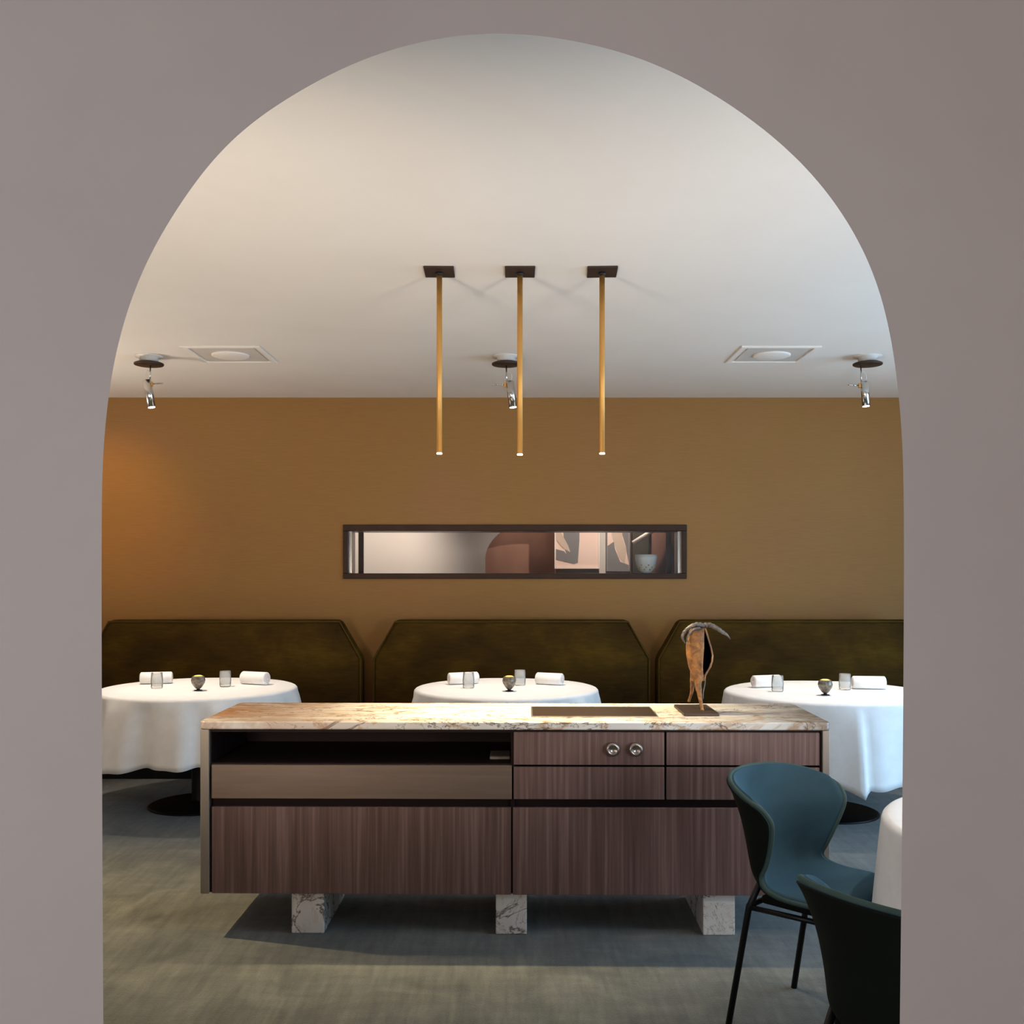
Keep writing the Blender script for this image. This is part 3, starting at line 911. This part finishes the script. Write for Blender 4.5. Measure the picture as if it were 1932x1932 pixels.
def shell(thick, inner):
    b = bmesh.new(); grid = []
    for yp, xl, s0, s1, xr in rowsb:
        z = sxz(0, yp)[1]
        a, c = sxz(xl, yp)[0] + thick, sxz(xr, yp)[0] - thick
        xc, rx = (a + c) / 2, (c - a) / 2
        ry = rx * 0.8
        q0 = math.acos(max(-1, min(1, (sxz(s0, yp)[0] - xc) / rx)))
        q1 = math.acos(max(-1, min(1, (sxz(s1, yp)[0] - xc) / rx)))
        rowv = []
        for k in range(29):
            t = q0 + (2 * PI + q1 - q0) * k / 28
            rowv.append(b.verts.new((xc + rx * math.cos(t), -ry * math.sin(t), z)))
        grid.append(rowv)
    for g, h_ in zip(grid, grid[1:]):
        for k in range(28): b.faces.new((g[k], g[k + 1], h_[k + 1], h_[k]))
    if inner:
        b.faces.new(grid[0]); b.faces.new(grid[-1])
    return b
so = obj('hollow_body', shell(0.0, False), 'rust', scu, True)
mo = so.modifiers.new('thickness', 'SOLIDIFY'); mo.thickness = 0.004; mo.offset = 0
obj('body_inside', shell(0.0045, True), 'black_inside', scu, True)
def limb(pts, rad, name, mat, flat=1.0, n=5, amp=0.0):
    P = catmull([(sxz(x, y)[0], d, sxz(x, y)[1]) for x, y, d in pts], n)
    R = [v.x for v in catmull([(r / sc_, 0, 0) for r in rad], n)]
    if amp:
        R = [r * (1 + amp * math.sin(i * 2.1) + amp * .5 * math.sin(i * 4.7)) for i, r in enumerate(R)]
    return obj(name, tube(P, R, 10, flat=flat), mat, scu, True)
limb([(1318, 1262, -.012), (1316, 1290, -.016), (1318, 1312, -.03), (1320, 1330, -.045), (1321, 1338, -.055)], [8, 6.5, 4.2, 3.2, 3.0], 'front_leg', 'rust', 1, 5, .06)
limb([(1309, 1268, .012), (1308, 1290, .02), (1308, 1306, .035), (1306, 1318, .05), (1304, 1327, .06)], [6, 4.6, 3.4, 2.6, 2.6], 'rear_leg', 'rust', 1, 5, .06)
limb([(1331, 1272, .0), (1329.5, 1290, -.004), (1326, 1306, -.008), (1325, 1318, -.02)], [1.3, 1.1, 1.2, .8], 'thin_strut', 'grey_bronze')
limb([(1324, 1181, 0), (1337, 1179, -.002), (1350, 1184, -.006), (1362, 1192, -.008), (1371, 1198, -.01), (1377, 1206, -.012)], [7, 6.5, 6, 5, 3, .8], 'right_wing', 'grey_bronze', .7, 6, .12)
limb([(1327, 1181, -.004), (1315, 1178, -.012), (1301, 1182, -.02), (1290, 1191, -.026), (1285.5, 1202, -.028), (1291, 1213, -.026)], [6.5, 6, 5, 4.2, 3.2, 1.6], 'left_wing', 'grey_bronze', .75, 6, .12)
limb([(1318, 1184, -.02), (1306, 1187, -.03), (1297, 1196, -.034), (1293.5, 1206, -.034), (1297, 1213, -.03)], [4, 3.4, 2.8, 2.2, 1.2], 'wing_fold', 'grey_bronze', .7, 6, .12)

# ------------------------------------------------------------------ teal shell chairs
def chair(cx, cy, fdir, label):
    rot = math.atan2(fdir[1], fdir[0]) - PI / 2
    t = thing('shell_chair', label, 'chair', (cx, cy, 0), rot, 'teal velvet shell chairs')
    # rows: y, z, half width, wrap, edge lift
    ctrl = [(.155, .440, .155, 0, -.006), (.145, .456, .195, 0, 0), (.075, .456, .226, 0, .006), (-.02, .450, .225, .004, .014), (-.11, .452, .212, .03, .026),
            (-.17, .478, .196, .07, .03), (-.205, .535, .198, .125, .012), (-.225, .60, .210, .168, 0), (-.242, .665, .228, .206, -.005),
            (-.256, .708, .240, .226, -.010), (-.268, .745, .248, .226, -.022), (-.278, .777, .253, .218, -.036), (-.285, .799, .256, .206, -.048), (-.289, .813, .257, .194, -.056)]
    rows_ = []
    def interp(i):
        return [v for v in catmull([(c[i], 0, 0) for c in ctrl], 3)]
    cols = [[v.x for v in interp(i)] for i in range(5)]
    nS = 24
    for y, z, w, c, e in zip(*cols):
        c = max(c, 0.0)
        k = min(1, c / .1)
        row = []
        for j in range(nS + 1):
            s = -1 + 2 * j / nS
            a = s * PI / 2 * .97
            row.append(Vector((w * ((1 - k) * s + k * math.sin(a)), y + c * (1 - math.cos(a)), z + e * abs(s) ** 2.4)))
        rows_.append(row)
    b = bmesh.new()
    G = [[b.verts.new(p) for p in row] for row in rows_]
    for g, h_ in zip(G, G[1:]):
        for j in range(nS): b.faces.new((h_[j], h_[j + 1], g[j + 1], g[j]))
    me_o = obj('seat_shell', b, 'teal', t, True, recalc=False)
    me_o.data.materials.append(M['teal_shaded'])  # outer face takes the velvet with shade in its colour
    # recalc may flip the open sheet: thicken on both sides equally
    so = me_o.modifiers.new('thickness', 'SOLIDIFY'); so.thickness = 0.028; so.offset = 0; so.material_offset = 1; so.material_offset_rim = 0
    ss = me_o.modifiers.new('smooth', 'SUBSURF'); ss.levels = 1; ss.render_levels = 2
    loop = [r[0] for r in rows_] + rows_[-1][1:-1] + [r[-1] for r in rows_[::-1]] + rows_[0][-2:0:-1]
    obj('piping', tube(loop, .0075, 8, closed=True, flat=1.0), 'teal_pipe', me_o, True)
    rl = .0105
    tops = {}
    for sx in (-1, 1):
        obj('leg', tube([(sx * .208, -.220, 0.0), (sx * .196, -.150, .40), (sx * .188, -.112, .49)], rl, 12), 'black_metal', t, True)
        obj('leg', tube([(sx * .215, .185, 0.0), (sx * .190, .13, .412)], rl, 12), 'black_metal', t, True)
        obj('side_rail', tube([(sx * .196, -.150, .40), (sx * .190, .13, .408)], .009, 10), 'black_metal', t, True)
    for yy in (-.15, .12):
        obj('cross_rail', tube([(-.2, yy, .405), (.2, yy, .405)], .009, 10), 'black_metal', t, True)
    obj('seat_pan', box(-.16, .16, -.13, .12, .408, .436, .01, 2), 'teal_shaded', t, True)
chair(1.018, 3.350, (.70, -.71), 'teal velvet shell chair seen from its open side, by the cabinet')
chair(0.95, 2.275, (.82, .57), 'teal shell chair with a shade-darkened back nearest the arch, cut off by it')

# ------------------------------------------------------------------ added fill uplighters and further spots outside the view
def fill_lamp(x, y, z, nx, ny, watts, color, label, deg=150, aim=None):  # unseen uplighter added to brighten ceiling and room
    """opaque half-bowl uplighter, added as fill light; (nx, ny) points into the room"""
    t = thing('fill_uplighter', label, 'added fill lamp', (x, y, z), math.atan2(ny, nx), 'added bronze fill uplighters')
    obj('back_plate', box(0, .02, -.07, .07, -.12, .04, .004, 1), 'dark_bronze', t)
    b = lathe([(0, -.10), (.05, -.09), (.09, -.05), (.11, 0), (.104, 0), (.085, -.046), (.046, -.082), (0, -.092)], 28)
    bmesh.ops.translate(b, vec=(.13, 0, 0), verts=b.verts)
    obj('lamp_bowl', b, 'dark_bronze', t, True)
    b = lathe([(0, -.03), (.06, -.03), (.06, -.022), (0, -.018)], 20)
    bmesh.ops.translate(b, vec=(.13, 0, 0), verts=b.verts)
    obj('lamp_glass', b, 'spot_tip', t, True)
    w = Vector((x + nx * .13, y + ny * .13, z + 0.02))
    spot_light('fill_light', w, aim or (w.x + nx * .35, w.y + ny * .35, CEIL + 1), watts, deg, 1.0, color, 0.28)
WU, CU = (1.0, 0.88, 0.74), (1.0, 0.96, 0.92)
fill_lamp(XL, 3.3, 1.25, 1, 0, 75, WU, 'added fill uplighter on the left wall, nearer the arch')
fill_lamp(XL, 5.9, 1.25, 1, 0, 135, WU, 'added fill uplighter on the left wall, nearer the banquettes')
fill_lamp(XR, 6.0, 1.25, -1, 0, 45, CU, 'added fill uplighter on the right wall, nearer the banquettes')
fill_lamp(-1.45, YA1, 1.10, 0, 1, 205, WU, 'added fill uplighter on the dining side of the arch wall, left of the opening', 106, (-0.7, 5.8, CEIL + .38))
fill_lamp(1.45, YA1, 1.10, 0, 1, 150, CU, 'added fill uplighter on the dining side of the arch wall, right of the opening', 106, (0.3, 5.8, CEIL + .38))
fill_lamp(FR, -0.3, 1.35, -1, 0, 26, (1.0, .74, .50), 'added fill uplighter on the right wall of the foyer')  # added to warm the right side of the arch wall
# a further steel spotlight to the left warms the end of the mustard wall
XS = -3.45
ceiling_spot(0, (0.0, 0, -.10), (0.004, .05, -.265), (-3.15, 7.9, 1.95), 'steel ceiling spotlight at the far left end of the mustard wall', 1, 38, 6.6, XS, 62, (1.0, 0.48, 0.08))
# passage ceiling spot behind the slot window
ceiling_spot(0, (0.0, 0, -.10), (-0.004, .03, -.265), (-1.5, 10.0, 1.5), 'steel ceiling spotlight in the passage behind the slot window', -1, 130, 8.9, -1.0, 90)
ceiling_spot(0, (0.0, 0, -.10), (-0.004, .03, -.265), (0.9, 10.0, 1.5), 'steel ceiling spotlight above the prints in the passage', -1, 85, 8.9, 0.9, 110)
ceiling_spot(0, (0.0, 0, -.10), (0.0, .01, -.265), (0.05, 10.3, 0.6), 'added fill spotlight inside the arched alcove of the passage', 1, 18, 10.25, 0.05, 130)  # extra spot added to brighten the brown alcove
ceiling_spot(0, (0.0, 0, -.10), (0.02, -.005, -.265), (-2.0, 4.05, 0.0), 'steel ceiling spotlight left of the counter, out over the carpet', 1, 430, 4.6, -2.75, 72, (1.0, .77, .44))
ceiling_spot(0, (0.0, 0, -.10), (-0.005, 0.0, -.265), (1.6, 3.05, 0.75), 'steel ceiling spotlight above the table between the teal chairs', -1, 60, 2.95, 1.75, 84)
